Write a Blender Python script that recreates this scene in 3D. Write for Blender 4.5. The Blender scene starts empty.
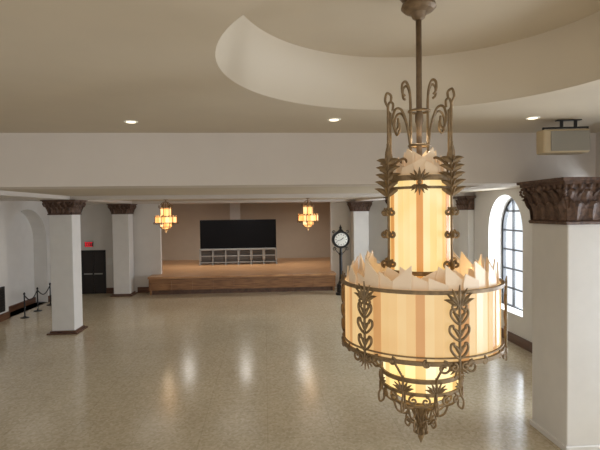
import bpy, bmesh, math, random
from mathutils import Vector, Matrix
random.seed(4)
S=bpy.context.scene
S.view_settings.view_transform='Standard'
S.view_settings.look='None'
pi=math.pi
def lin(c):
    return tuple(((v/255)/12.92 if v/255<=.04045 else ((v/255+.055)/1.055)**2.4) for v in c)+(1,)
# ---------------------------------------------------------------- materials
def mat(name,col,rough=.6,metal=0,noise=0,nscale=5,bump=0,bscale=40,coat=0,col2=None,spec=.5):
    m=bpy.data.materials.new(name);m.use_nodes=True
    nt=m.node_tree;b=nt.nodes['Principled BSDF']
    b.inputs['Roughness'].default_value=rough;b.inputs['Metallic'].default_value=metal
    b.inputs['Coat Weight'].default_value=coat;b.inputs['Specular IOR Level'].default_value=spec
    c=lin(col);b.inputs['Base Color'].default_value=c
    tc=nt.nodes.new('ShaderNodeTexCoord')
    if noise or col2:
        n=nt.nodes.new('ShaderNodeTexNoise');n.inputs['Scale'].default_value=nscale;n.inputs['Detail'].default_value=5
        nt.links.new(tc.outputs['Object'],n.inputs['Vector'])
        r=nt.nodes.new('ShaderNodeValToRGB')
        r.color_ramp.elements[0].position=.3;r.color_ramp.elements[1].position=.7
        c2=lin(col2) if col2 else tuple(x*(1-noise) for x in c[:3])+(1,)
        r.color_ramp.elements[0].color=c2;r.color_ramp.elements[1].color=c
        nt.links.new(n.outputs['Fac'],r.inputs['Fac']);nt.links.new(r.outputs['Color'],b.inputs['Base Color'])
    if bump:
        n=nt.nodes.new('ShaderNodeTexNoise');n.inputs['Scale'].default_value=bscale
        nt.links.new(tc.outputs['Object'],n.inputs['Vector'])
        bp=nt.nodes.new('ShaderNodeBump');bp.inputs['Strength'].default_value=bump;bp.inputs['Distance'].default_value=.02
        nt.links.new(n.outputs['Fac'],bp.inputs['Height']);nt.links.new(bp.outputs['Normal'],b.inputs['Normal'])
    return m
M_wall=mat('painted_plaster',(224,220,214),.7,noise=.05,nscale=2)
M_ceil=mat('ceiling_plaster',(194,181,160),.7,noise=.06,nscale=1.2)
M_dome=mat('recess_plaster',(200,188,168),.6,noise=.04,nscale=1.2)
M_beam=mat('beam_plaster',(206,197,187),.7,noise=.04,nscale=1.5)
M_back=mat('stage_wall_paint',(194,180,162),.8,noise=.05,nscale=2)
M_col=mat('column_plaster',(228,225,220),.65,noise=.05,nscale=3)
M_cap=mat('carved_capital',(118,90,72),.6,col2=(66,49,42),nscale=14,bump=.6,bscale=45)
M_base=mat('brown_marble',(112,80,60),.35,col2=(80,56,44),nscale=6)
M_black=mat('black_paint',(18,18,20),.4)
M_screen=mat('screen_black',(9,9,12),.45,spec=.15)
M_door=mat('dark_door',(38,32,30),.45,noise=.2)
M_steel=mat('aluminium_frame',(165,165,162),.4,metal=.3)
M_iron=mat('window_steel',(34,34,36),.5)
M_bronze=mat('antique_bronze',(142,117,82),.5,metal=.3,noise=.45,nscale=18)
M_bronze2=mat('aged_bronze_rod',(128,106,80),.5,metal=.3,noise=.3,nscale=18)
M_spk=mat('speaker_shell',(178,160,130),.5)
M_spkg=mat('speaker_grille',(142,137,126),.7,bump=.5,bscale=300)
M_white=mat('dial_white',(235,235,228),.5)
M_plaque=mat('notice_paper',(225,225,220),.7)
def emis(name,col,s):
    m=bpy.data.materials.new(name);m.use_nodes=True;b=m.node_tree.nodes['Principled BSDF']
    b.inputs['Base Color'].default_value=lin(col);b.inputs['Emission Color'].default_value=lin(col);b.inputs['Emission Strength'].default_value=s
    return m
M_exit=emis('exit_red',(230,50,60),1.0)
M_down=emis('downlight_lamp',(255,240,210),2)
def woodmat(name,a,bc,sc=(1.0,14,1),rough=.35):
    m=bpy.data.materials.new(name);m.use_nodes=True;nt=m.node_tree;b=nt.nodes['Principled BSDF']
    tc=nt.nodes.new('ShaderNodeTexCoord');mp=nt.nodes.new('ShaderNodeMapping');mp.inputs['Scale'].default_value=sc
    n=nt.nodes.new('ShaderNodeTexNoise');n.inputs['Scale'].default_value=1.5;n.inputs['Detail'].default_value=6
    r=nt.nodes.new('ShaderNodeValToRGB');r.color_ramp.elements[0].position=.35;r.color_ramp.elements[1].position=.65
    r.color_ramp.elements[0].color=lin(a);r.color_ramp.elements[1].color=lin(bc)
    nt.links.new(tc.outputs['Object'],mp.inputs['Vector']);nt.links.new(mp.outputs['Vector'],n.inputs['Vector'])
    nt.links.new(n.outputs['Fac'],r.inputs['Fac']);nt.links.new(r.outputs['Color'],b.inputs['Base Color'])
    b.inputs['Roughness'].default_value=rough
    return m
M_wood=woodmat('stage_floor_wood',(174,128,88),(202,156,110))
M_fascia=woodmat('stage_fascia_wood',(128,90,60),(166,122,82),(1,1,10))
M_brd=woodmat('baseboard_wood',(84,54,38),(112,76,54),(1,1,10))
# terrazzo floor
M_floor=bpy.data.materials.new('terrazzo');M_floor.use_nodes=True
nt=M_floor.node_tree;b=nt.nodes['Principled BSDF']
tc=nt.nodes.new('ShaderNodeTexCoord')
v=nt.nodes.new('ShaderNodeTexVoronoi');v.inputs['Scale'].default_value=22
nt.links.new(tc.outputs['Object'],v.inputs['Vector'])
r=nt.nodes.new('ShaderNodeValToRGB');e=r.color_ramp.elements
e[0].position=.0;e[0].color=lin((190,175,146));e[1].position=1;e[1].color=lin((218,205,180))
x=e.new(.5);x.color=lin((205,191,163))
nt.links.new(v.outputs['Color'],r.inputs['Fac'])
n=nt.nodes.new('ShaderNodeTexNoise');n.inputs['Scale'].default_value=.5;n.inputs['Detail'].default_value=4
nt.links.new(tc.outputs['Object'],n.inputs['Vector'])
r2=nt.nodes.new('ShaderNodeValToRGB');r2.color_ramp.elements[0].position=.3;r2.color_ramp.elements[1].position=.7
r2.color_ramp.elements[0].color=(.92,.92,.92,1);r2.color_ramp.elements[1].color=(1,1,1,1)
nt.links.new(n.outputs['Fac'],r2.inputs['Fac'])
mx=nt.nodes.new('ShaderNodeMix');mx.data_type='RGBA';mx.blend_type='MULTIPLY';mx.inputs[0].default_value=1
nt.links.new(r.outputs['Color'],mx.inputs[6]);nt.links.new(r2.outputs['Color'],mx.inputs[7])
br=nt.nodes.new('ShaderNodeTexBrick');br.offset=0;br.inputs['Scale'].default_value=1
br.inputs['Color1'].default_value=(1,1,1,1);br.inputs['Color2'].default_value=(1,1,1,1);br.inputs['Mortar'].default_value=(.88,.87,.85,1)
br.inputs['Mortar Size'].default_value=.008;br.inputs['Brick Width'].default_value=1.2;br.inputs['Row Height'].default_value=1.2
nt.links.new(tc.outputs['Object'],br.inputs['Vector'])
mx2=nt.nodes.new('ShaderNodeMix');mx2.data_type='RGBA';mx2.blend_type='MULTIPLY';mx2.inputs[0].default_value=1
nt.links.new(mx.outputs[2],mx2.inputs[6]);nt.links.new(br.outputs['Color'],mx2.inputs[7])
nt.links.new(mx2.outputs[2],b.inputs['Base Color'])
r3=nt.nodes.new('ShaderNodeMapRange');r3.inputs[3].default_value=.14;r3.inputs[4].default_value=.22
nt.links.new(n.outputs['Fac'],r3.inputs[0]);nt.links.new(r3.outputs[0],b.inputs['Roughness'])
b.inputs['Specular IOR Level'].default_value=.5
# chandelier glass: warm art glass strips lit from inside
def glassmat(name,stops,s,base=(225,190,150),isl=.4,nz=.6,ns=3):
    m=bpy.data.materials.new(name);m.use_nodes=True;nt=m.node_tree;b=nt.nodes['Principled BSDF']
    g=nt.nodes.new('ShaderNodeNewGeometry')
    r=nt.nodes.new('ShaderNodeValToRGB');e=r.color_ramp.elements
    e[0].position=.1;e[0].color=lin(stops[0]);e[1].position=.85;e[1].color=lin(stops[-1])
    for i,c in enumerate(stops[1:-1]):
        q=e.new(.1+.75*(i+1)/(len(stops)-1));q.color=lin(c)
    n=nt.nodes.new('ShaderNodeTexNoise');n.inputs['Scale'].default_value=ns;n.inputs['Detail'].default_value=1
    tc=nt.nodes.new('ShaderNodeTexCoord');nt.links.new(tc.outputs['Object'],n.inputs['Vector'])
    a=nt.nodes.new('ShaderNodeMath');a.operation='MULTIPLY_ADD';a.inputs[1].default_value=isl
    nt.links.new(g.outputs['Random Per Island'],a.inputs[0])
    a2=nt.nodes.new('ShaderNodeMath');a2.operation='MULTIPLY';a2.inputs[1].default_value=nz
    nt.links.new(n.outputs['Fac'],a2.inputs[0]);nt.links.new(a2.outputs[0],a.inputs[2])
    nt.links.new(a.outputs[0],r.inputs['Fac'])
    b.inputs['Base Color'].default_value=lin(base);b.inputs['Roughness'].default_value=.3
    nt.links.new(r.outputs['Color'],b.inputs['Emission Color']);b.inputs['Emission Strength'].default_value=s
    return m
G_up=glassmat('art_glass_shaft',[(242,184,100),(252,216,138),(255,240,188)],.93,(110,90,62))
G_upd=glassmat('art_glass_shaft_amber',[(210,134,62),(230,164,88)],.88,(110,80,50))
G_drum=glassmat('art_glass_drum',[(226,168,102),(240,198,134),(252,226,170)],.84,(104,88,66),.35,.7,2.2)
G_drumd=glassmat('art_glass_drum_amber',[(206,144,86),(224,170,108)],.8,(110,84,56))
G_bot=glassmat('art_glass_bottom',[(255,196,104),(255,226,150),(255,246,204)],1.2,(120,100,70))
G_shard=glassmat('art_glass_shard',[(124,96,70),(164,134,102),(192,166,132)],.34,(220,200,172))
G_small=glassmat('art_glass_small',[(250,140,62),(255,184,104),(255,225,175)],1.7,(120,90,60))
# glass pane
M_pane=bpy.data.materials.new('window_glass');M_pane.use_nodes=True
nt=M_pane.node_tree;nt.nodes.clear()
o=nt.nodes.new('ShaderNodeOutputMaterial');t=nt.nodes.new('ShaderNodeBsdfTransparent');g=nt.nodes.new('ShaderNodeBsdfGlossy')
t.inputs[0].default_value=(.82,.88,.95,1)
g.inputs['Roughness'].default_value=.05;mi=nt.nodes.new('ShaderNodeMixShader');mi.inputs[0].default_value=.06
nt.links.new(t.outputs[0],mi.inputs[1]);nt.links.new(g.outputs[0],mi.inputs[2]);nt.links.new(mi.outputs[0],o.inputs[0])
# ---------------------------------------------------------------- helpers
def link(o,parent=None):
    S.collection.objects.link(o)
    if parent: o.parent=parent
    return o
def empty(name,loc=(0,0,0),rz=0):
    o=bpy.data.objects.new(name,None);o.location=loc;o.rotation_euler=(0,0,rz);o.empty_display_size=.2
    return link(o)
def obj(name,bm,m,parent=None,smooth=False,bevel=0):
    bmesh.ops.recalc_face_normals(bm,faces=bm.faces)
    me=bpy.data.meshes.new(name);bm.to_mesh(me);bm.free()
    for p in me.polygons:p.use_smooth=smooth
    ms=m if isinstance(m,(list,tuple)) else [m]
    for q in ms: me.materials.append(q)
    o=bpy.data.objects.new(name,me);link(o,parent)
    if bevel:
        md=o.modifiers.new('b','BEVEL');md.width=bevel;md.segments=2;md.limit_method='ANGLE'
    return o
def bbox(bm,x0,x1,y0,y1,z0,z1,mi=0):
    vs=[bm.verts.new(p) for p in [(x0,y0,z0),(x1,y0,z0),(x1,y1,z0),(x0,y1,z0),(x0,y0,z1),(x1,y0,z1),(x1,y1,z1),(x0,y1,z1)]]
    for f in [(0,3,2,1),(4,5,6,7),(0,1,5,4),(1,2,6,5),(2,3,7,6),(3,0,4,7)]:
        bm.faces.new([vs[i] for i in f]).material_index=mi
    return vs
def box(name,x0,x1,y0,y1,z0,z1,m,parent=None,bevel=0):
    bm=bmesh.new();bbox(bm,x0,x1,y0,y1,z0,z1);return obj(name,bm,m,parent,bevel=bevel)
def lathe(bm,prof,seg=32,mi=0,c=(0,0)):
    rings=[]
    for r,z in prof:
        rings.append([bm.verts.new((c[0]+r*math.cos(2*pi*i/seg),c[1]+r*math.sin(2*pi*i/seg),z)) for i in range(seg)])
    for a,b in zip(rings,rings[1:]):
        for i in range(seg):
            bm.faces.new((a[i],a[(i+1)%seg],b[(i+1)%seg],b[i])).material_index=mi
    bm.faces.new(rings[0][::-1]).material_index=mi;bm.faces.new(rings[-1]).material_index=mi
def curves(name,lines,m,bev,parent=None,res=2):
    cu=bpy.data.curves.new(name,'CURVE');cu.dimensions='3D';cu.bevel_depth=bev;cu.bevel_resolution=res;cu.use_fill_caps=True
    for L in lines:
        cyc=False;pts=L
        if isinstance(L,tuple): pts,cyc=L
        sp=cu.splines.new('POLY');sp.points.add(len(pts)-1)
        for i,p in enumerate(pts): sp.points[i].co=(p[0],p[1],p[2],1)
        sp.use_cyclic_u=cyc
    cu.materials.append(m)
    o=bpy.data.objects.new(name,cu);return link(o,parent)
def smoothpts(pts,k=4):
    P_=[Vector(p) for p in pts];P_=[P_[0]*2-P_[1]]+P_+[P_[-1]*2-P_[-2]]
    out=[]
    for i in range(1,len(P_)-2):
        a,b,c,d=P_[i-1:i+3]
        for j in range(k):
            t=j/k
            out.append(tuple(.5*((2*b)+(c-a)*t+(2*a-5*b+4*c-d)*t*t+(3*b-a-3*c+d)*t**3)))
    out.append(tuple(P_[-2]));return out
def arch_wall(name,x,y0,y1,z0,z1,ops,depth,m,closed=False,N=24):
    bm=bmesh.new()
    def q(*p): bm.faces.new([bm.verts.new(a) for a in p])
    xb=x+depth
    for X in (x,xb):
        cur=y0
        for (a,b_,si,spr,rise) in ops:
            q((X,cur,z0),(X,a,z0),(X,a,z1),(X,cur,z1))
            if si>z0:q((X,a,z0),(X,b_,z0),(X,b_,si),(X,a,si))
            c=(a+b_)/2;R=(b_-a)/2
            P=[(c-R*math.cos(pi*i/N),spr+rise*math.sin(pi*i/N)) for i in range(N+1)]
            for p,r in zip(P,P[1:]): q((X,p[0],p[1]),(X,r[0],r[1]),(X,r[0],z1),(X,p[0],z1))
            cur=b_
        q((X,cur,z0),(X,y1,z0),(X,y1,z1),(X,cur,z1))
    for (a,b_,si,spr,rise) in ops:
        c=(a+b_)/2;R=(b_-a)/2
        P=[(a,si)]+[(c-R*math.cos(pi*i/N),spr+rise*math.sin(pi*i/N)) for i in range(N+1)]+[(b_,si)]
        P.append(P[0])
        for p,r in zip(P,P[1:]): q((x,p[0],p[1]),(x,r[0],r[1]),(xb,r[0],r[1]),(xb,p[0],p[1]))
        if closed: bm.faces.new([bm.verts.new((xb-.01*(1 if depth>0 else -1),p[0],p[1])) for p in P[:-1]])
    for (yy) in (y0,y1): q((x,yy,z0),(xb,yy,z0),(xb,yy,z1),(x,yy,z1))
    q((x,y0,z1),(xb,y0,z1),(xb,y1,z1),(x,y1,z1))
    bmesh.ops.remove_doubles(bm,verts=bm.verts,dist=.0005)
    me=bpy.data.meshes.new(name);bm.to_mesh(me);bm.free();me.materials.append(m)
    return link(bpy.data.objects.new(name,me))
# ---------------------------------------------------------------- room
XL,XR=-10.0,7.4; YB=24.9; YN=-2.0
ZU=5.45; ZB=4.5; ZL=4.62
CX,CY=1.53,4.65
box('floor',XL-.6,XR+.6,YN,33,-.2,0,M_floor)
niches=[(5.5,8.7,0,2.9,1.35),(12.5,15.7,0,2.9,1.35),(19.4,22.8,0,2.9,1.35)]
arch_wall('wall_left',XL,YN,YB+.3,0,ZU+.1,niches,-.6,M_wall,closed=True)
wins=[(1.0,3.2,.85,3.35,1.12),(6.3,8.5,.85,3.35,1.12),(13.3,15.4,.85,3.35,1.10),(19.4,21.6,.85,3.35,1.12)]  # second window is out of view, added to let in light
arch_wall('wall_right',XR,YN,YB+.3,0,ZU+.1,wins,.6,M_wall)
OX0,OX1=-5.32,3.45
bm=bmesh.new()
bbox(bm,XL,OX0,YB,YB+.3,0,ZL);bbox(bm,OX1,XR,YB,YB+.3,0,ZL);bbox(bm,OX0,OX1,YB,YB+.3,ZB+.02,ZL)
obj('wall_back',bm,M_wall)
SY=32.3
box('wall_stage_back',-8,6,SY,SY+.2,0,5.4,M_back)
box('wall_stage_left',-8.2,-8,YB+.3,SY+.2,0,5.4,M_back)
box('wall_stage_right',6,6.2,YB+.3,SY+.2,0,5.4,M_back)
box('ceiling_stage',-8.2,6.2,YB,SY+.2,5.4,5.6,M_back)
box('wall_stage_header',-8,6,YB+.3,YB+.4,ZB+.02,5.4,M_back)
box('trim_stage_pier',-2.28,-1.62,SY-.35,SY,.9,5.4,M_wall)
box('ceiling_lower',XL-.6,XR+.6,9.6,YB+.3,ZL,ZL+.3,M_ceil)
box('beam_main',XL,XR,8.8,9.6,ZB,ZU,M_beam)
for i,(a,b_) in enumerate(((16.5,17.3),(24.0,24.9))): box('beam_cross',XL,XR,a,b_,ZB,ZL,M_beam)
for a in (-7.25,4.55): box('beam_aisle',a,a+.8,9.6,24.0,ZB+.005,ZL,M_beam)
box('beam_side_right',6.35,XR,YN,8.8,ZB,ZU,M_beam)
box('beam_side_left',XL,-8.3,YN,8.8,ZB,ZU,M_beam)
RX,RY=1.7,4.68
bm=bmesh.new();R=2.14;R2=2.0;ZT=6.15
x0,x1,y0,y1=XL-.6,XR+.6,YN,9.6
angs=sorted([2*pi*i/96 for i in range(96)]+[math.atan2(yy-RY,xx-RX)%(2*pi) for xx in(x0,x1) for yy in (y0,y1)])
inn=[];out=[];top=[];mid=[]
for a in angs:
    c,s=math.cos(a),math.sin(a)
    t=min([((x1 if c>0 else x0)-RX)/c if abs(c)>1e-6 else 1e9,((y1 if s>0 else y0)-RY)/s if abs(s)>1e-6 else 1e9])
    inn.append(bm.verts.new((RX+R*c,RY+R*s,ZU)));out.append(bm.verts.new((RX+t*c,RY+t*s,ZU)))
    mid.append(bm.verts.new((RX+R2*c,RY+R2*s,ZT)))
    top.append(bm.verts.new((RX+R2*c,RY+R2*s,ZT)))
n=len(angs)
for i in range(n):
    j=(i+1)%n
    bm.faces.new((inn[i],inn[j],out[j],out[i]))
    f=bm.faces.new((inn[i],mid[i],mid[j],inn[j]));f.material_index=1;f.smooth=True
f=bm.faces.new(top);f.material_index=0
me=bpy.data.meshes.new('ceiling');bm.to_mesh(me);bm.free();me.materials.append(M_ceil);me.materials.append(M_dome)
link(bpy.data.objects.new('ceiling',me))
def bbs(name,segs,X,sgn):
    bm=bmesh.new()
    for a,b_ in segs:
        bbox(bm,min(X,X+sgn*.05),max(X,X+sgn*.05),a,b_,0,.28)
    obj(name,bm,M_brd,bevel=.01)
bbs('baseboard_right',[(YN,YB)],XR,-1)
bbs('baseboard_left',[(YN,5.5),(8.7,12.5),(15.7,19.4),(22.8,YB)],XL,1)
bm=bmesh.new()
for a,b_ in ((XL,-9.25),(-8.05,-7.4),(-6.5,OX0-.45),(5.4,XR)): bbox(bm,a,b_,YB-.05,YB,0,.28)
obj('baseboard_back',bm,M_brd,bevel=.01)
for i,(a,b_,s,sp,r) in enumerate(niches): box('baseboard_niche',XL-.585,XL-.54,a+.01,b_-.01,0,.25,M_brd)
# ---------------------------------------------------------------- windows
for k,(a,b_,si,spr,rise) in enumerate(wins):
    w=empty('window_%d'%(k+1),(XR+.5,(a+b_)/2,si));H=(b_-a)/2
    def topz(y): return spr-si+rise*math.sqrt(max(0,1-(y/H)**2))
    bm=bmesh.new();t=.03
    for y in (-H*.36,H*.36): bbox(bm,-t,t,y-.028,y+.028,0,topz(y))
    z=.62
    zs=[.03]
    while z<spr-si+rise-.3: zs.append(z);z+=.62
    for z in zs:
        hw=H if z<=spr-si else H*math.sqrt(max(0,1-((z-(spr-si))/rise)**2))
        bbox(bm,-t+.005,t-.005,-hw+.01,hw-.01,z-.024,z+.024)
    obj('glazing_bars',bm,M_iron,w)
    P=[(-H,0)]+[(-H*math.cos(pi*i/24),spr-si+rise*math.sin(pi*i/24)) for i in range(25)]+[(H,0)]
    bm=bmesh.new()
    def inset(p):
        y,z=p;cz=(spr-si)*.6
        return (y*.91, cz+(z-cz)*.955)
    for X in(-.05,.05):
        for p,q in list(zip(P,P[1:]))+[(P[-1],P[0])]:
            bm.faces.new([bm.verts.new((X,)+c) for c in (p,q,inset(q),inset(p))])
    for F in (lambda p:p,inset):
        for p,q in list(zip(P,P[1:]))+[(P[-1],P[0])]:
            p,q=F(p),F(q)
            bm.faces.new([bm.verts.new(c) for c in ((-.05,)+p,(-.05,)+q,(.05,)+q,(.05,)+p)])
    obj('frame',bm,M_iron,w)
    bm=bmesh.new();bm.faces.new([bm.verts.new((.02,)+p) for p in P]);obj('glass_pane',bm,M_pane,w)
    box('sill',-.5,.0,-H+.001,H-.001,-.001,.03,M_wall,w)
# ---------------------------------------------------------------- columns
def leaf(bm,origin,right,outd,w,h,curl,mi=0):
    rows=[]
    N=6
    for i in range(N+1):
        t=i/N
        ww=w*(.55+.65*math.sin(pi*min(1,t*1.05))**.8 if t<.95 else .3)*(1 if t<.75 else max(.12,1-(t-.75)*3.4))*.5
        z=h*(t if t<.85 else .85+(t-.85)*-.6+.0)
        o_=curl*(t**2.4)
        row=[]
        for s in (-1,-.5,0,.5,1):
            bulge=.035*(1-abs(s))+(.02 if abs(s)==.5 else 0)*-.6
            row.append(bm.verts.new(origin+right*(s*ww)+outd*(o_+bulge+.01)+Vector((0,0,z+(-.02 if abs(s)==1 else 0)))))
        rows.append(row)
    for a,b_ in zip(rows,rows[1:]):
        for i in range(4): bm.faces.new((a[i],a[i+1],b_[i+1],b_[i])).material_index=mi
def capital(a,h,parent,z0):
    bm=bmesh.new()
    k=h/.5
    prof=[(a+.03,0),(a+.045,.03*k),(a+.01,.05*k),(a+.015,.2*k),(a+.05,.34*k),(a+.12,.43*k)]
    pv=None
    for hw,z in prof:
        vs=[bm.verts.new((sx*hw,sy*hw,z0+z)) for sx,sy in((-1,-1),(1,-1),(1,1),(-1,1))]
        if pv:
            for i in range(4): bm.faces.new((pv[i],pv[(i+1)%4],vs[(i+1)%4],vs[i]))
        pv=vs
    bm.faces.new(pv)
    bbox(bm,-a-.15,a+.15,-a-.15,a+.15,z0+h*.86,z0+h*.93)
    bbox(bm,-a-.19,a+.19,-a-.19,a+.19,z0+h*.93,z0+h)
    for d in range(4):
        ang=d*pi/2;out=Vector((math.sin(ang),-math.cos(ang),0));right=Vector((math.cos(ang),math.sin(ang),0))
        nl=4
        for i in range(nl):
            u=(-1+(2*i+1)/nl)*a
            leaf(bm,out*(a+.005)+right*u+Vector((0,0,z0+.05*k)),right,out,2*a/nl*.95,.24*k,.10)
        for i in range(nl+1):
            u=(-1+2*i/nl)*a
            leaf(bm,out*(a+.01)+right*u+Vector((0,0,z0+.18*k)),right,out,2*a/nl*.8,.24*k,.15)
        nb=8
        for i in range(nb):
            u=(-1+(2*i+1)/nb)*(a+.1)
            m4=Matrix.Translation(out*(a+.13)+right*u+Vector((0,0,z0+.41*k)))@Matrix.Diagonal((1,1,1.3,1))
            bmesh.ops.create_icosphere(bm,subdivisions=1,radius=.032*k**.5,matrix=m4)
        m4=Matrix.Translation(out*(a+.16)+Vector((0,0,z0+.40*k)))
        bmesh.ops.create_icosphere(bm,subdivisions=2,radius=.06*k**.5,matrix=m4)
        cd=(out+right).normalized();cp=(out+right)*a
        for s in range(14):
            t=s/13;an=t*3.2*pi*.8;rr=.075*k**.5*(1-t*.75)
            p=cp+cd*(.12+rr*math.sin(an))+Vector((0,0,z0+.36*k+rr*math.cos(an)))
            bmesh.ops.create_icosphere(bm,subdivisions=1,radius=.022+.01*(1-t),matrix=Matrix.Translation(p))
        leaf(bm,cp*.98+Vector((0,0,z0+.05*k)),(right-out).normalized(),cd,.2,.3*k,.16)
    return obj('capital',bm,M_cap,parent)
def column(x,y,w=.74,ch=.5,name='column',top=ZB,pl=True):
    e=empty(name,(x,y,0));a=w/2
    box('shaft',-a,a,-a,a,.0,top-ch+.02,M_col,e,bevel=.02)
    capital(a,ch,e,top-ch)
    bm=bmesh.new()
    if pl: bbox(bm,-a-.13,a+.13,-a-.13,a+.13,0,.05);bbox(bm,-a-.05,a+.05,-a-.05,a+.05,.05,.11)
    else: bbox(bm,-a-.03,a+.03,-a-.03,a+.03,0,.1)
    obj('plinth',bm,M_base if pl else M_col,e,bevel=.015)
    return e
for x,y in ((-6.8,16.95),(4.95,16.9)): column(x,y)
for x,y in ((-7.0,24.3),(4.85,24.3)): column(x,y,.78)
column(5.41,7.95,1.04,.76,pl=False);column(-7.7,7.95,1.04,.76,pl=False)
def pilaster(x,y,sgn):
    x=x+sgn*.005
    e=empty('trim_pilaster',(x,y,0))
    x0,x1=(0,.22) if sgn>0 else (-.22,0)
    box('shaft',x0,x1,-.4,.4,0,ZB-.48,M_col,e,bevel=.015)
    box('plinth',x0-(.08 if sgn<0 else 0),x1+(.08 if sgn>0 else 0),-.5,.5,0,.12,M_base,e,bevel=.01)
    bm=bmesh.new();xx0,xx1=(0,.27) if sgn>0 else (-.27,0)
    bbox(bm,xx0,xx1,-.42,.42,ZB-.5,ZB-.08);ex=.12
    bbox(bm,xx0-(ex if sgn<0 else 0),xx1+(ex if sgn>0 else 0),-.55,.55,ZB-.08,ZB-.002)
    out=Vector((sgn,0,0));rt=Vector((0,1,0))
    for r_ in range(2):
        for i in range(4):
            leaf(bm,out*.27+rt*((-.3+.2*i) if r_==0 else -.36+.24*i)+Vector((0,0,ZB-.48+.17*r_)),rt,out,.2,.24,.09)
    for sd in(-1,1):
        for i in range(1): leaf(bm,out*.13+rt*.42*sd+Vector((0,0,ZB-.48)),out,rt*sd,.2,.36,.09)
    obj('capital',bm,M_cap,e)
pilaster(XR,16.9,-1);pilaster(XL,17.6,1);pilaster(XL,10.6,1)
# ---------------------------------------------------------------- stage
st=empty('stage',(0,0,0))
box('platform_floor',-7.9,5.9,YB+.31,SY-.01,.82,.9,M_wood,st)
box('platform_apron',-5.75,3.55,23.85,YB+.31,.80,.9,M_wood,st,bevel=.01)
box('fascia',-5.68,3.48,23.98,24.06,.22,.80,M_fascia,st)
box('toe_kick',-5.62,3.42,24.1,24.2,0,.22,M_base,st)
box('side_panel_left',-5.68,-5.60,24.0,YB,0,.80,M_fascia,st)
box('side_panel_right',3.40,3.48,24.0,YB,0,.80,M_fascia,st)
bm=bmesh.new()
for i in range(10):
    X=-5.68+9.16*i/9
    bbox(bm,X-.04,X+.04,23.95,23.98,.22,.80)
bbox(bm,-5.7,3.5,23.93,23.98,.68,.80)
obj('fascia_battens',bm,M_fascia,st)
vw=empty('video_wall',(-1.6,29.2,.9))
bm=bmesh.new()
bbox(bm,-2.28,2.28,-.08,.12,.95,2.68)
obj('screen_panel',bm,M_screen,vw,bevel=.02)
bm=bmesh.new()
for i in range(7):
    X=-2.28+4.56*i/6
    bbox(bm,X-.035,X+.035,-.3,-.24,0,.95);bbox(bm,X-.035,X+.035,.3,.36,0,.95);bbox(bm,X-.03,X+.03,-.3,.3,.86,.93);bbox(bm,X-.05,X+.05,-.45,.45,0,.05)
for z in (.12,.5,.88): bbox(bm,-2.3,2.3,-.31,-.25,z,z+.05)
bbox(bm,-2.3,2.3,.3,.36,.86,.95);bbox(bm,-2.3,2.3,-.3,.36,.93,.955)
obj('support_frame',bm,M_steel,vw)
bm=bmesh.new()
for i in range(6):
    X=-2.28+4.56*(i+.5)/6
    bbox(bm,X-.3,X+.3,-.2,.25,.19,.82)
bbox(bm,-2.28,2.28,-.2,.25,.08,.2)
obj('equipment_boxes',bm,mat('rack_grey',(92,90,88),.6),vw)
# ---------------------------------------------------------------- post clock
ck=empty('post_clock',(3.62,22.8,0))
bm=bmesh.new()
lathe(bm,[(.26,0),(.26,.1),(.2,.14),(.2,.5),(.15,.56),(.12,.62),(.09,.7),(.075,.9),(.07,1.9),(.1,1.95),(.1,2.0),(.06,2.05),(.05,2.3)],20)
obj('post',bm,M_black,ck,smooth=False)
bm=bmesh.new()
def disc(bm,r,y0,y1,cz,mi=0,seg=40):
    A=[bm.verts.new((r*math.cos(2*pi*i/seg),y0,cz+r*math.sin(2*pi*i/seg))) for i in range(seg)]
    B=[bm.verts.new((r*math.cos(2*pi*i/seg),y1,cz+r*math.sin(2*pi*i/seg))) for i in range(seg)]
    for i in range(seg): bm.faces.new((A[i],A[(i+1)%seg],B[(i+1)%seg],B[i])).material_index=mi
    bm.faces.new(A[::-1]).material_index=mi;bm.faces.new(B).material_index=mi
disc(bm,.42,-.14,.14,2.66);obj('head_case',bm,M_black,ck)
bm=bmesh.new();disc(bm,.31,-.155,.155,2.66);obj('dial',bm,M_white,ck)
bm=bmesh.new()
for i in range(12):
    a=i*pi/6;m4=Matrix.Translation((0,-.158,2.66))@Matrix.Rotation(a,4,'Y')
    vs=bbox(bm,-.012,.012,-.004,.004,.22,.28)
    bmesh.ops.transform(bm,matrix=m4,verts=vs)
for a,l,w_ in ((.9,.15,.014),(-1.9,.23,.01)):
    vs=bbox(bm,-w_,w_,-.006,.006,-.03,l);bmesh.ops.transform(bm,matrix=Matrix.Translation((0,-.163,2.66))@Matrix.Rotation(a,4,'Y'),verts=vs)
obj('hands_and_marks',bm,M_black,ck)
bm=bmesh.new();lathe(bm,[(.16,3.04),(.1,3.12),(.05,3.16),(.07,3.22),(.04,3.28),(.005,3.38)],16);obj('finial',bm,M_black,ck)
L=[]
for s in(-1,1):
    for (cx,cz,r_) in ((.3,2.2,.1),(.34,3.02,.08)):
        L.append([(s*(cx-r_*(1-t/26)*math.cos(t*.35)),0,cz+r_*(1-t/26)*math.sin(t*.35)) for t in range(24)])
    L.append([(s*.08,0,1.98),(s*.2,0,2.1),(s*.32,0,2.32)])
curves('scrolls',L,M_black,.018,ck)
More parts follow.
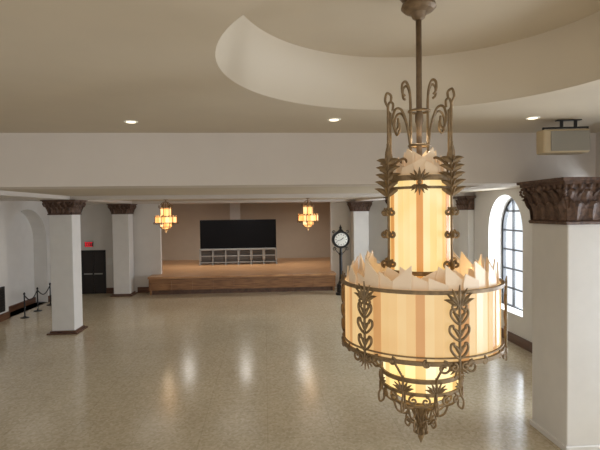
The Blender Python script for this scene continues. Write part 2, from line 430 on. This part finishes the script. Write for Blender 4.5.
# ---------------------------------------------------------------- door, exit, vent, barriers
d=empty('door_1',(-8.65,YB,0))
bm=bmesh.new();bbox(bm,-.6,-.5,-.06,0,0,2.2);bbox(bm,.5,.6,-.06,0,0,2.2);bbox(bm,-.6,.6,-.06,0,2.1,2.2);obj('door_frame',bm,M_black,d)
box('door_leaf_1',-.5,-.005,-.04,0,0,2.1,M_door,d,bevel=.008);box('door_leaf_2',.005,.5,-.04,0,0,2.1,M_door,d,bevel=.008)
bm=bmesh.new()
for s in(-.25,.25): bbox(bm,s-.2,s+.2,-.1,-.06,.98,1.04);bbox(bm,s-.2,s-.17,-.07,-.04,.98,1.04);bbox(bm,s+.17,s+.2,-.07,-.04,.98,1.04)
obj('push_bars',bm,M_steel,d)
ex=empty('exit_sign',(-8.85,YB,2.38));box('housing',-.2,.2,-.07,0,0,.24,M_black,ex)
bm=bmesh.new()
def E(x):
    bbox(bm,x,x+.015,-.075,-.07,.05,.19)
    for z in (.05,.113,.175): bbox(bm,x,x+.06,-.075,-.07,z,z+.015)
bbox(bm,-.19,.19,-.073,-.07,.012,.03);bbox(bm,-.19,.19,-.073,-.07,.21,.228)
E(-.15)
for s in(-1,1):
    vs=bbox(bm,-.008,.008,-.075,-.07,-.075,.075);bmesh.ops.transform(bm,matrix=Matrix.Translation((-.04,0,.12))@Matrix.Rotation(s*.45,4,'Y'),verts=vs)
bbox(bm,.03,.046,-.075,-.07,.05,.19);bbox(bm,.115,.131,-.075,-.07,.05,.19);bbox(bm,.085,.16,-.075,-.07,.175,.19)
obj('letters',bm,M_exit,ex)
nb=empty('wall_notice',(-7.85,YB,1.45));box('sheet',-.14,.14,-.02,0,0,.35,M_plaque,nb);
v_=empty('wall_vent',(XL,18.65,.35));bm=bmesh.new()
bbox(bm,0,.06,-.4,.4,0,.95);obj('housing',bm,M_black,v_)
bm=bmesh.new()
for i in range(9): bbox(bm,.06,.075,-.36,.36,.06+i*.1,.1+i*.1)
obj('louvres',bm,M_door,v_)
rb=empty('rope_barrier',(-9.4,19.4,0))
pts=[(0,0),(-.1,1.3),(-.15,2.6)]
for (x,y) in pts:
    bm=bmesh.new();lathe(bm,[(.16,0),(.16,.02),(.05,.05),(.025,.08),(.025,.9),(.04,.91),(.04,.96),(.01,1.0)],16,c=(x,y));obj('post',bm,M_black,rb)
L=[]
for (a,c) in zip(pts,pts[1:]):
    L.append([(a[0]+(c[0]-a[0])*t/12,a[1]+(c[1]-a[1])*t/12,.88-.28*math.sin(pi*t/12)) for t in range(13)])
curves('rope',L,M_black,.022,rb)
# ---------------------------------------------------------------- loudspeaker
sp=empty('loudspeaker',(4.86,7.55,4.90),math.radians(-8))
bm=bmesh.new()
P=[(-.34,-.16),(-.40,0),(-.34,.14),(.3,.2),(.38,.1),(.38,-.16)]
lo=[bm.verts.new((p[0],p[1],0)) for p in P];hi=[bm.verts.new((p[0],p[1],.38)) for p in P]
for i in range(6): bm.faces.new((lo[i],lo[(i+1)%6],hi[(i+1)%6],hi[i]))
bm.faces.new(lo);bm.faces.new(hi)
obj('cabinet',bm,M_spk,sp,bevel=.03)
box('grille',-.24,.365,-.175,-.158,.03,.35,M_spkg,sp,bevel=.01)
bm=bmesh.new();bbox(bm,-.3,.42,-.02,.02,.41,.435);bbox(bm,-.3,-.28,-.02,.02,.36,.435);bbox(bm,.4,.42,-.02,.02,.15,.435);bbox(bm,.36,.42,-.02,.02,.15,.18);bbox(bm,-.02,.02,-.02,.02,.43,.55);bbox(bm,.2,.24,-.02,.02,.43,.55)
bbox(bm,-.08,.3,-.05,.05,.535,.55)
obj('ceiling_bracket',bm,M_black,sp)
for x,y in ((-2.07,7.74),(1.11,7.54),(4.26,7.36)):
    e_=empty('added_fill_downlight',(x,y,ZU))
    bm=bmesh.new();lathe(bm,[(.07,-.004),(.10,-.012),(.11,0.0)],28);obj('trim_ring',bm,M_white,e_)
    bm=bmesh.new();lathe(bm,[(.068,-.016),(.068,-.006)],24);obj('lamp',bm,M_down,e_)
# ---------------------------------------------------------------- chandelier
ZC=6.15
def Z(y): return 4+(210.5-y)/101-ZC
ch=empty('chandelier',(CX,CY,ZC),math.radians(-18.2))
def P(r,phi,z): return (r*math.sin(phi),-r*math.cos(phi),z)
def ring(r,z,n=72): return ([P(r,2*pi*i/n,z) for i in range(n)],True)
bm=bmesh.new()
lathe(bm,[(.0,0.0),(.19,-.0),(.19,-.05),(.16,-.09),(.12,-.11),(.16,-.135),(.17,-.17),(.14,-.2),(.08,-.22),(.06,-.27),(.03,-.29)][::-1],28)
obj('canopy',bm,M_bronze2,ch)
bm=bmesh.new()
lathe(bm,[(.05,Z(175)),(.03,Z(165)),(.028,Z(150)),(.028,Z(126)),(.04,Z(122)),(.04,Z(116)),(.028,Z(112)),(.028,-.28)],16)
obj('stem_rod',bm,M_bronze2,ch,smooth=True)
def mapc(pts,r,phi,z0,s=1): return [P(r,phi+(u*s)/r,z0+v*s) for u,v in pts]
def spiral(cx,cy,r,a0,turns,dirn,n=22):
    return [(cx+r*(1-.8*i/n)*math.cos(a0+dirn*turns*2*pi*i/n),cy+r*(1-.8*i/n)*math.sin(a0+dirn*turns*2*pi*i/n)) for i in range(n+1)]
def lobeF(bm,F,u0,v0,a,l,w,curl=.0,n=7):
    L_=[];R_=[];C_=[];p=Vector((u0,v0));aa=a
    for i in range(n+1):
        t=i/n;ww=w*math.sin(pi*(.12+.88*t)**.8)*.5+.002
        d=Vector((math.sin(aa),math.cos(aa)));nrm=Vector((d.y,-d.x))
        for S_,s,dp in ((L_,-1,0),(R_,1,0),(C_,0,.012)):
            q=p+nrm*(s*ww);S_.append(bm.verts.new(F(q.x,q.y,dp)))
        p=p+d*(l/n);aa+=curl/n
    for i in range(n):
        bm.faces.new((L_[i],C_[i],C_[i+1],L_[i+1]));bm.faces.new((C_[i],R_[i],R_[i+1],C_[i+1]))
        bm.faces.new((L_[i],L_[i+1],R_[i+1],R_[i]))
def cylF(r,phi,z0): return lambda u,v,d: P(r+d,phi+u/r,z0+v)
def planeF(r,phi,z0,tilt):
    o=Vector(P(r,phi,z0));tn=Vector((math.cos(phi),math.sin(phi),0));od=Vector((math.sin(phi),-math.cos(phi),0))
    U=tn*math.cos(tilt)+od*math.sin(tilt);N_=od*math.cos(tilt)-tn*math.sin(tilt)
    return lambda u,v,d: tuple(o+U*u+N_*d+Vector((0,0,v)))
def lobe(bm,u0,v0,a,l,w,r,phi,z0,curl=.0,n=7): lobeF(bm,cylF(r,phi,z0),u0,v0,a,l,w,curl,n)
def lathe_ball(bm,r,phi,z,rad):
    bmesh.ops.create_icosphere(bm,subdivisions=2,radius=rad,matrix=Matrix.Translation(P(r,phi,z)))
def fleur(h=.6):
    L=[[(0,0),(0,h)]]
    for k,(v,w_) in enumerate(((.14,.075),(.28,.085),(.41,.075))):
        v*=h/.6
        for s in(-1,1):
            L.append([q[:2] for q in smoothpts([(0,v-.07,0),(s*w_*.5,v-.045,0),(s*w_,v+.005,0),(s*w_*1.0,v+.05,0),(s*w_*.7,v+.06,0),(s*w_*.58,v+.03,0)])])
    for s in(-1,1):
        L.append(spiral(s*.05,.01,.035,pi/2,1.1,s))
    return L
def palm_solid(bm,r,phi,z0,sz,up=1,spread=.27):
    for k in range(-3,4):
        lobe(bm,0.012*k,0,(k*spread) if up>0 else pi-(k*spread),sz*(1-.11*abs(k)),sz*.2,r,phi,z0,curl=.75*(k/3)*up)
zt,zb=Z(279.5),Z(341)
RD=.75
orn=[math.radians(a) for a in (-38,24,84,144,204,264)]
iron=[];thin=[];rings=[];cast=bmesh.new()
for k in range(6):
    iron+= [mapc(l,RD+.035,orn[k],zb-.03,1.0) for l in fleur(.64)]
    palm_solid(cast,RD+.035,orn[k],zb+.50,.17)
    for v in (.09,.23,.36):
        for s in(-1,1): lobe(cast,0,v,s*.35,.11,.034,RD+.035,orn[k],zb,curl=s*.7)
    for s in(-1,1):
        iron.append(mapc(spiral(s*.045,0,.038,pi/2,1.2,s),RD+.035,orn[k],zb+.49))
        thin.append(mapc(spiral(s*.13,-.0,.06,pi/2,1.25,s),RD+.02,orn[k],zb-.03))
        thin.append(mapc(spiral(s*.27,-.0,.035,pi/2,1.25,-s),RD+.02,orn[k],zb-.0))
    palm_solid(cast,RD+.03,orn[k],zb-.02,.11,-1)
curves('drum_ironwork',iron,M_bronze,.0115,ch)
def band(bm,r,z0,z1,t=.012,seg=96):
    A=[[bm.verts.new(P(rr,2*pi*i/seg,zz)) for i in range(seg)] for rr,zz in ((r,z0),(r+t,z0),(r+t,z1),(r,z1))]
    for k in range(4):
        a,b_=A[k],A[(k+1)%4]
        for i in range(seg): bm.faces.new((a[i],a[(i+1)%seg],b_[(i+1)%seg],b_[i]))
bm=bmesh.new()
band(bm,RD,zt-.022,zt+.008,.028);band(bm,RD,zb-.016,zb+.018,.026);band(bm,RD+.0,zb+.045,zb+.055,.02)
RU=.305
band(bm,RU,Z(182),Z(177),.022);band(bm,RU,Z(190),Z(187.5),.018);band(bm,RU,Z(272),Z(268),.02)
RB=.37
band(bm,RB,Z(372),Z(368),.02);band(bm,RB,Z(384),Z(381),.02);band(bm,.28,Z(398),Z(396),.02)
obj('frame_rings',bm,M_bronze,ch)
sp_=[]
for k in range(6):
    sp_.append([P(RU,orn[k],Z(285)),P(RD,orn[k],Z(285))]);sp_.append([P(.03,orn[k],Z(345)),P(RD,orn[k],Z(345))])
curves('spokes',sp_,M_bronze,.01,ch)
up=[]
uo=[math.radians(a) for a in (-56,56,124,236)]
def rz(a,*pp): return smoothpts([P(r_,a,Z(y)) for r_,y in pp])
for a in uo:
    r_=RU+.045
    up.append([P(r_,a,Z(262)),P(r_,a,Z(108))])
    up.append(rz(a,(r_,110),(r_+.03,104),(r_+.01,97),(r_-.035,99),(r_-.03,106)))
    for s in(-1,1):
        Fp=planeF(r_,a,Z(262),s*pi/4)
        for s2 in (-1,1): up.append([Fp(u,v,0) for u,v in spiral(s2*.04,0,.035,pi/2+pi/2*(1-s2),1.2,s2)])
    up.append([P(r_,a,Z(262)),P(r_-.01,a,Z(272)),P(RU,a,Z(285))])
    up.append(rz(a,(.1,176),(.1,130),(.1,102),(.115,90),(.15,84),(.19,87),(.19,95),(.16,98)))
    up.append(rz(a,(.1,150),(.14,126),(.2,112),(.27,112),(.30,123),(.27,132),(.235,128),(.24,120)))
    up.append(rz(a,(.1,172),(.16,160),(.24,162),(r_,172)))
    up.append([P(.02,a,Z(172)),P(r_,a,Z(180))])
    # cast plume: two crossed broad feathered blades flaring outward at the top
    for tl in (pi/4,-pi/4):
        Fp=planeF(r_+.005,a,0,tl)
        for k in range(5):
            v=Z(196)+k*.078
            for s in(-1,1): lobeF(cast,Fp,0,v,s*(.75+.05*k),.155*(1-.06*k),.05,curl=s*.75)
        lobeF(cast,Fp,0,Z(194)+.30,0,.18,.055)
        for s in(-1,1):
            up.append([Fp(u,v,0) for u,v in spiral(s*.04,Z(212),.036,pi/2,1.1,s)])
            up.append([Fp(u,v,0) for u,v in spiral(s*.036,Z(234),.03,pi/2,1.1,-s)])
for zz in (Z(112),Z(146)): rings.append(ring(.1,zz,24))
curves('shaft_bars',up+rings,M_bronze,.0125,ch)
for a in (0,90,180,270):
    palm_solid(cast,RU+.02,math.radians(a),Z(182),.12);palm_solid(cast,RU+.02,math.radians(a),Z(186),.1,-1)
    lathe_ball(cast,RU+.025,math.radians(a),Z(184),.022)
bt=[];
for k in range(8):
    a=orn[0]+math.radians(45*k+14)
    bt.append(rz(a,(RD*.99,341),(.6,346),(RB+.02,368)))
    bt.append(rz(a,(RB+.02,366),(RB+.025,384),(RB+.06,392),(RB+.05,400),(RB+.01,398),(RB+.01,392)))
    bt.append(rz(a,(RB-.01,384),(.34,396),(.24,402),(.14,404),(.09,410),(.05,420),(.02,424)))
    bt.append(rz(a,(.28,400),(.24,410),(.16,414),(.13,409),(.16,405)))
    bt.append(rz(a,(.02,426),(.09,424),(.14,418),(.16,423),(.13,427),(.11,424)))
    palm_solid(cast,RB+.03,a,Z(380),.12)
    for s in(-1,1): bt.append(mapc(spiral(s*.1,0,.045,pi/2,1.2,s),RB+.03,a,Z(388)))
    bt.append(rz(a,(.02,430),(.06,428),(.07,433),(.03,436),(.01,440)))
curves('basket_ironwork',bt+thin,M_bronze,.0105,ch)
obj('cast_leaves',cast,M_bronze,ch)
bm=bmesh.new();lathe(bm,[(.005,Z(445)),(.03,Z(439)),(.035,Z(435)),(.02,Z(431)),(.045,Z(427)),(.045,Z(423)),(.02,Z(417)),(.06,Z(410)),(.05,Z(404)),(.02,Z(400)),(.02,Z(345))],20)
obj('bottom_finial',bm,M_bronze,ch,smooth=True)
def strips(name,r,z0,z1,n,m,gap=.9,jag=None,rt=None,step=0,alt=None,off=0):
    bm=bmesh.new()
    for i in range(n):
        a=2*pi*(i+off)/n;w=2*pi*r/n*gap/2;mi=0
        rr=r+(step if i%2 else 0)
        if alt and i%alt==0: mi=1
        T=[(-w,z0),(w,z0)]
        if jag:
            J=jag[0]+(jag[1]-jag[0])*random.random()
            pk=random.choice((-1,-.7,.7,1))*w
            T+=[(w*1.02,z1+J*random.uniform(.3,.6)),(pk*.98,z1+J),(-w*1.02,z1+J*random.uniform(.3,.6))]
        else: T+=[(w,z1),(-w,z1)]
        tn=Vector((math.cos(a),math.sin(a),0));od=Vector((math.sin(a),-math.cos(a),0))
        F=[];B=[]
        for u,v in T:
            lean=0 if rt is None else (v-z0)*rt
            p=od*(rr+lean)+tn*u
            F.append(bm.verts.new((p.x,p.y,v)));q=p-od*.012;B.append(bm.verts.new((q.x,q.y,v)))
        bm.faces.new(F).material_index=mi;bm.faces.new(B[::-1]).material_index=mi;k=len(T)
        for j in range(k): bm.faces.new((F[j],B[j],B[(j+1)%k],F[(j+1)%k])).material_index=mi
    return obj(name,bm,m,ch)
strips('drum_glass',RD-.014,zb-.0,zt,60,[G_drum,G_drumd],1.0,step=.006,alt=5)
strips('drum_shards',RD-.04,zt-.1,zt+.0,30,G_shard,1.1,jag=(.1,.25),step=.02,rt=-.05)
strips('drum_shards_inner',RD-.16,zt-.1,zt+.03,24,G_shard,1.1,jag=(.1,.25),step=.02,rt=-.05,off=.4)
strips('shaft_glass',RU-.012,Z(300),Z(178),30,[G_up,G_upd],1.0,step=.006,alt=5)
strips('shaft_shards',RU-.05,Z(185),Z(174),14,G_shard,1.1,jag=(.05,.18),step=.02,rt=-.2)
strips('shaft_shards_inner',RU-.14,Z(185),Z(165),9,G_shard,1.1,jag=(.04,.17),step=.02,rt=-.1)
strips('basket_glass',RB-.01,Z(383),Z(352),24,[G_bot,G_up],1.0,step=.004,alt=4)
bm=bmesh.new();lathe(bm,[(.05,Z(400)),(.2,Z(397)),(.27,Z(392)),(RB-.03,Z(384))],32);obj('bottom_bowl_glass',bm,G_bot,ch,smooth=True)
bm=bmesh.new();lathe(bm,[(RB,Z(345.5)),(RD-.05,Z(345)),(RD-.05,Z(344)),(RB,Z(344))],48);obj('drum_soffit_glass',bm,G_drum,ch)
def plight(name,loc,e,col,rad,parent=None):
    l=bpy.data.lights.new(name,'POINT');l.energy=e;l.color=col;l.shadow_soft_size=rad
    o=bpy.data.objects.new(name,l);o.location=loc;return link(o,parent)
plight('lamp_upper',(0,0,Z(140)+.0),6,(1,.8,.55),.06,ch)
plight('lamp_drum',(0.45,0,Z(285)),6,(1,.8,.55),.08,ch)
# ---------------------------------------------------------------- small chandeliers
def small(x,y):
    e=empty('chandelier',(x,y,ZL))
    z=lambda Zw:Zw-ZL
    bm=bmesh.new();lathe(bm,[(.02,-.08),(.09,-.05),(.1,0)],20);lathe(bm,[(.014,z(3.3)),(.014,-.04)],8);obj('stem',bm,M_bronze,e)
    def st(bm,r,z0,z1,n,jag=0):
        for i in range(n):
            a=2*pi*i/n;w=pi*r/n*.96;tn=Vector((math.cos(a),math.sin(a),0));od=Vector((math.sin(a),-math.cos(a),0))
            T=[(-w,z0),(w,z0),(w,z1),(0,z1+jag*random.uniform(.3,1)),(-w,z1)]
            bm.faces.new([bm.verts.new((od*r+tn*u+Vector((0,0,v)))[:]) for u,v in T])
    bm=bmesh.new();st(bm,.2,z(3.9),z(4.22),12,.05);st(bm,.42,z(3.62),z(3.86),20,.1);st(bm,.22,z(3.45),z(3.64),12,0)
    lathe(bm,[(.02,z(3.36)),(.15,z(3.4)),(.21,z(3.45))],16)
    obj('glass_tiers',bm,G_small,e)
    L=[]
    for r_,zz in ((.215,4.22),(.21,3.9),(.435,3.87),(.435,3.62),(.235,3.45)):
        L.append(([(r_*math.cos(2*pi*i/32),r_*math.sin(2*pi*i/32),z(zz)) for i in range(32)],True))
    for k in range(6):
        c,s=math.cos(k*pi/3+.3),math.sin(k*pi/3+.3)
        f=lambda r_,zz:(r_*c,r_*s,z(zz))
        L.append([f(.01,4.5),f(.1,4.47),f(.22,4.36),f(.23,4.22),f(.22,3.9),f(.3,3.93),f(.44,3.88),f(.445,3.62),f(.4,3.56),f(.24,3.6),f(.24,3.45),f(.15,3.36),f(.06,3.34),f(0,3.22)])
        L.append([f(.445,3.66),f(.5,3.62),f(.48,3.56),f(.44,3.6)]);L.append([f(.23,4.22),f(.29,4.27),f(.28,4.34),f(.24,4.3)])
    curves('ironwork',L,M_bronze,.014,e)
    plight('lamp',(0,0,z(3.28)-.1),9,(1,.75,.5),.15,e)
small(-4.07,20.2);small(1.83,20.2)
# ---------------------------------------------------------------- light
w=bpy.data.worlds.new('World');S.world=w;w.use_nodes=True
bg=w.node_tree.nodes['Background'];bg.inputs[0].default_value=(1,.985,.96,1);bg.inputs[1].default_value=1.28
def area(name,loc,rot,sx,sy,e,col=(1,1,1)):
    l=bpy.data.lights.new(name,'AREA');l.shape='RECTANGLE';l.size=sx;l.size_y=sy;l.energy=e;l.color=col
    o=bpy.data.objects.new(name,l);o.location=loc;o.rotation_euler=rot;return link(o)
for (a,b_,si,spr,ri) in wins:
    area('daylight_window',(XR+1.2,(a+b_)/2,2.8),(0,math.radians(90),0),3.6,2.4,580,(.95,.975,1))
def fill_downlight(x,y,z,e,rad=.9):  # added unseen downlight with a wide spot, brightens hall and stage
    e_=empty('added_fill_downlight',(x,y,z))
    bm=bmesh.new();lathe(bm,[(.07,-.004),(.10,-.012),(.11,0.0)],20);obj('trim_ring',bm,M_white,e_)
    bm=bmesh.new();lathe(bm,[(.068,-.016),(.068,-.006)],16);obj('lamp',bm,M_down,e_)
    l=bpy.data.lights.new('fill_beam','SPOT');l.energy=e;l.color=(1,.96,.9);l.spot_size=math.radians(165);l.spot_blend=1;l.shadow_soft_size=rad
    o=bpy.data.objects.new('fill_beam',l);o.location=(0,0,-.05);link(o,e_)
for x in (-4.2,-1.1,2.0):
    fill_downlight(x,10.8,ZL,60);fill_downlight(x,18.4,ZL,100)  # added hall fill, placed where the beams hide it
fill_downlight(-8.6,11.0,ZL,60);fill_downlight(-8.6,18.4,ZL,85)  # added fill for the left aisle
for x in (-4.5,-1.2,2.2): fill_downlight(x,28.0,5.4,520,.3)  # added stage fill, hidden behind the header
# camera
cam=bpy.data.cameras.new('Camera');cam.sensor_width=36;cam.lens=28.8;cam.clip_start=.05
co=bpy.data.objects.new('Camera',cam);link(co)
pitch=math.atan(13/480)
Rm=Matrix.Rotation(-math.radians(4.2),4,'Z')@Matrix.Rotation(pi/2-pitch,4,'X')@Matrix.Rotation(-math.radians(.7),4,'Z')
co.matrix_world=Matrix.Translation((0,0,4))@Rm
S.camera=co
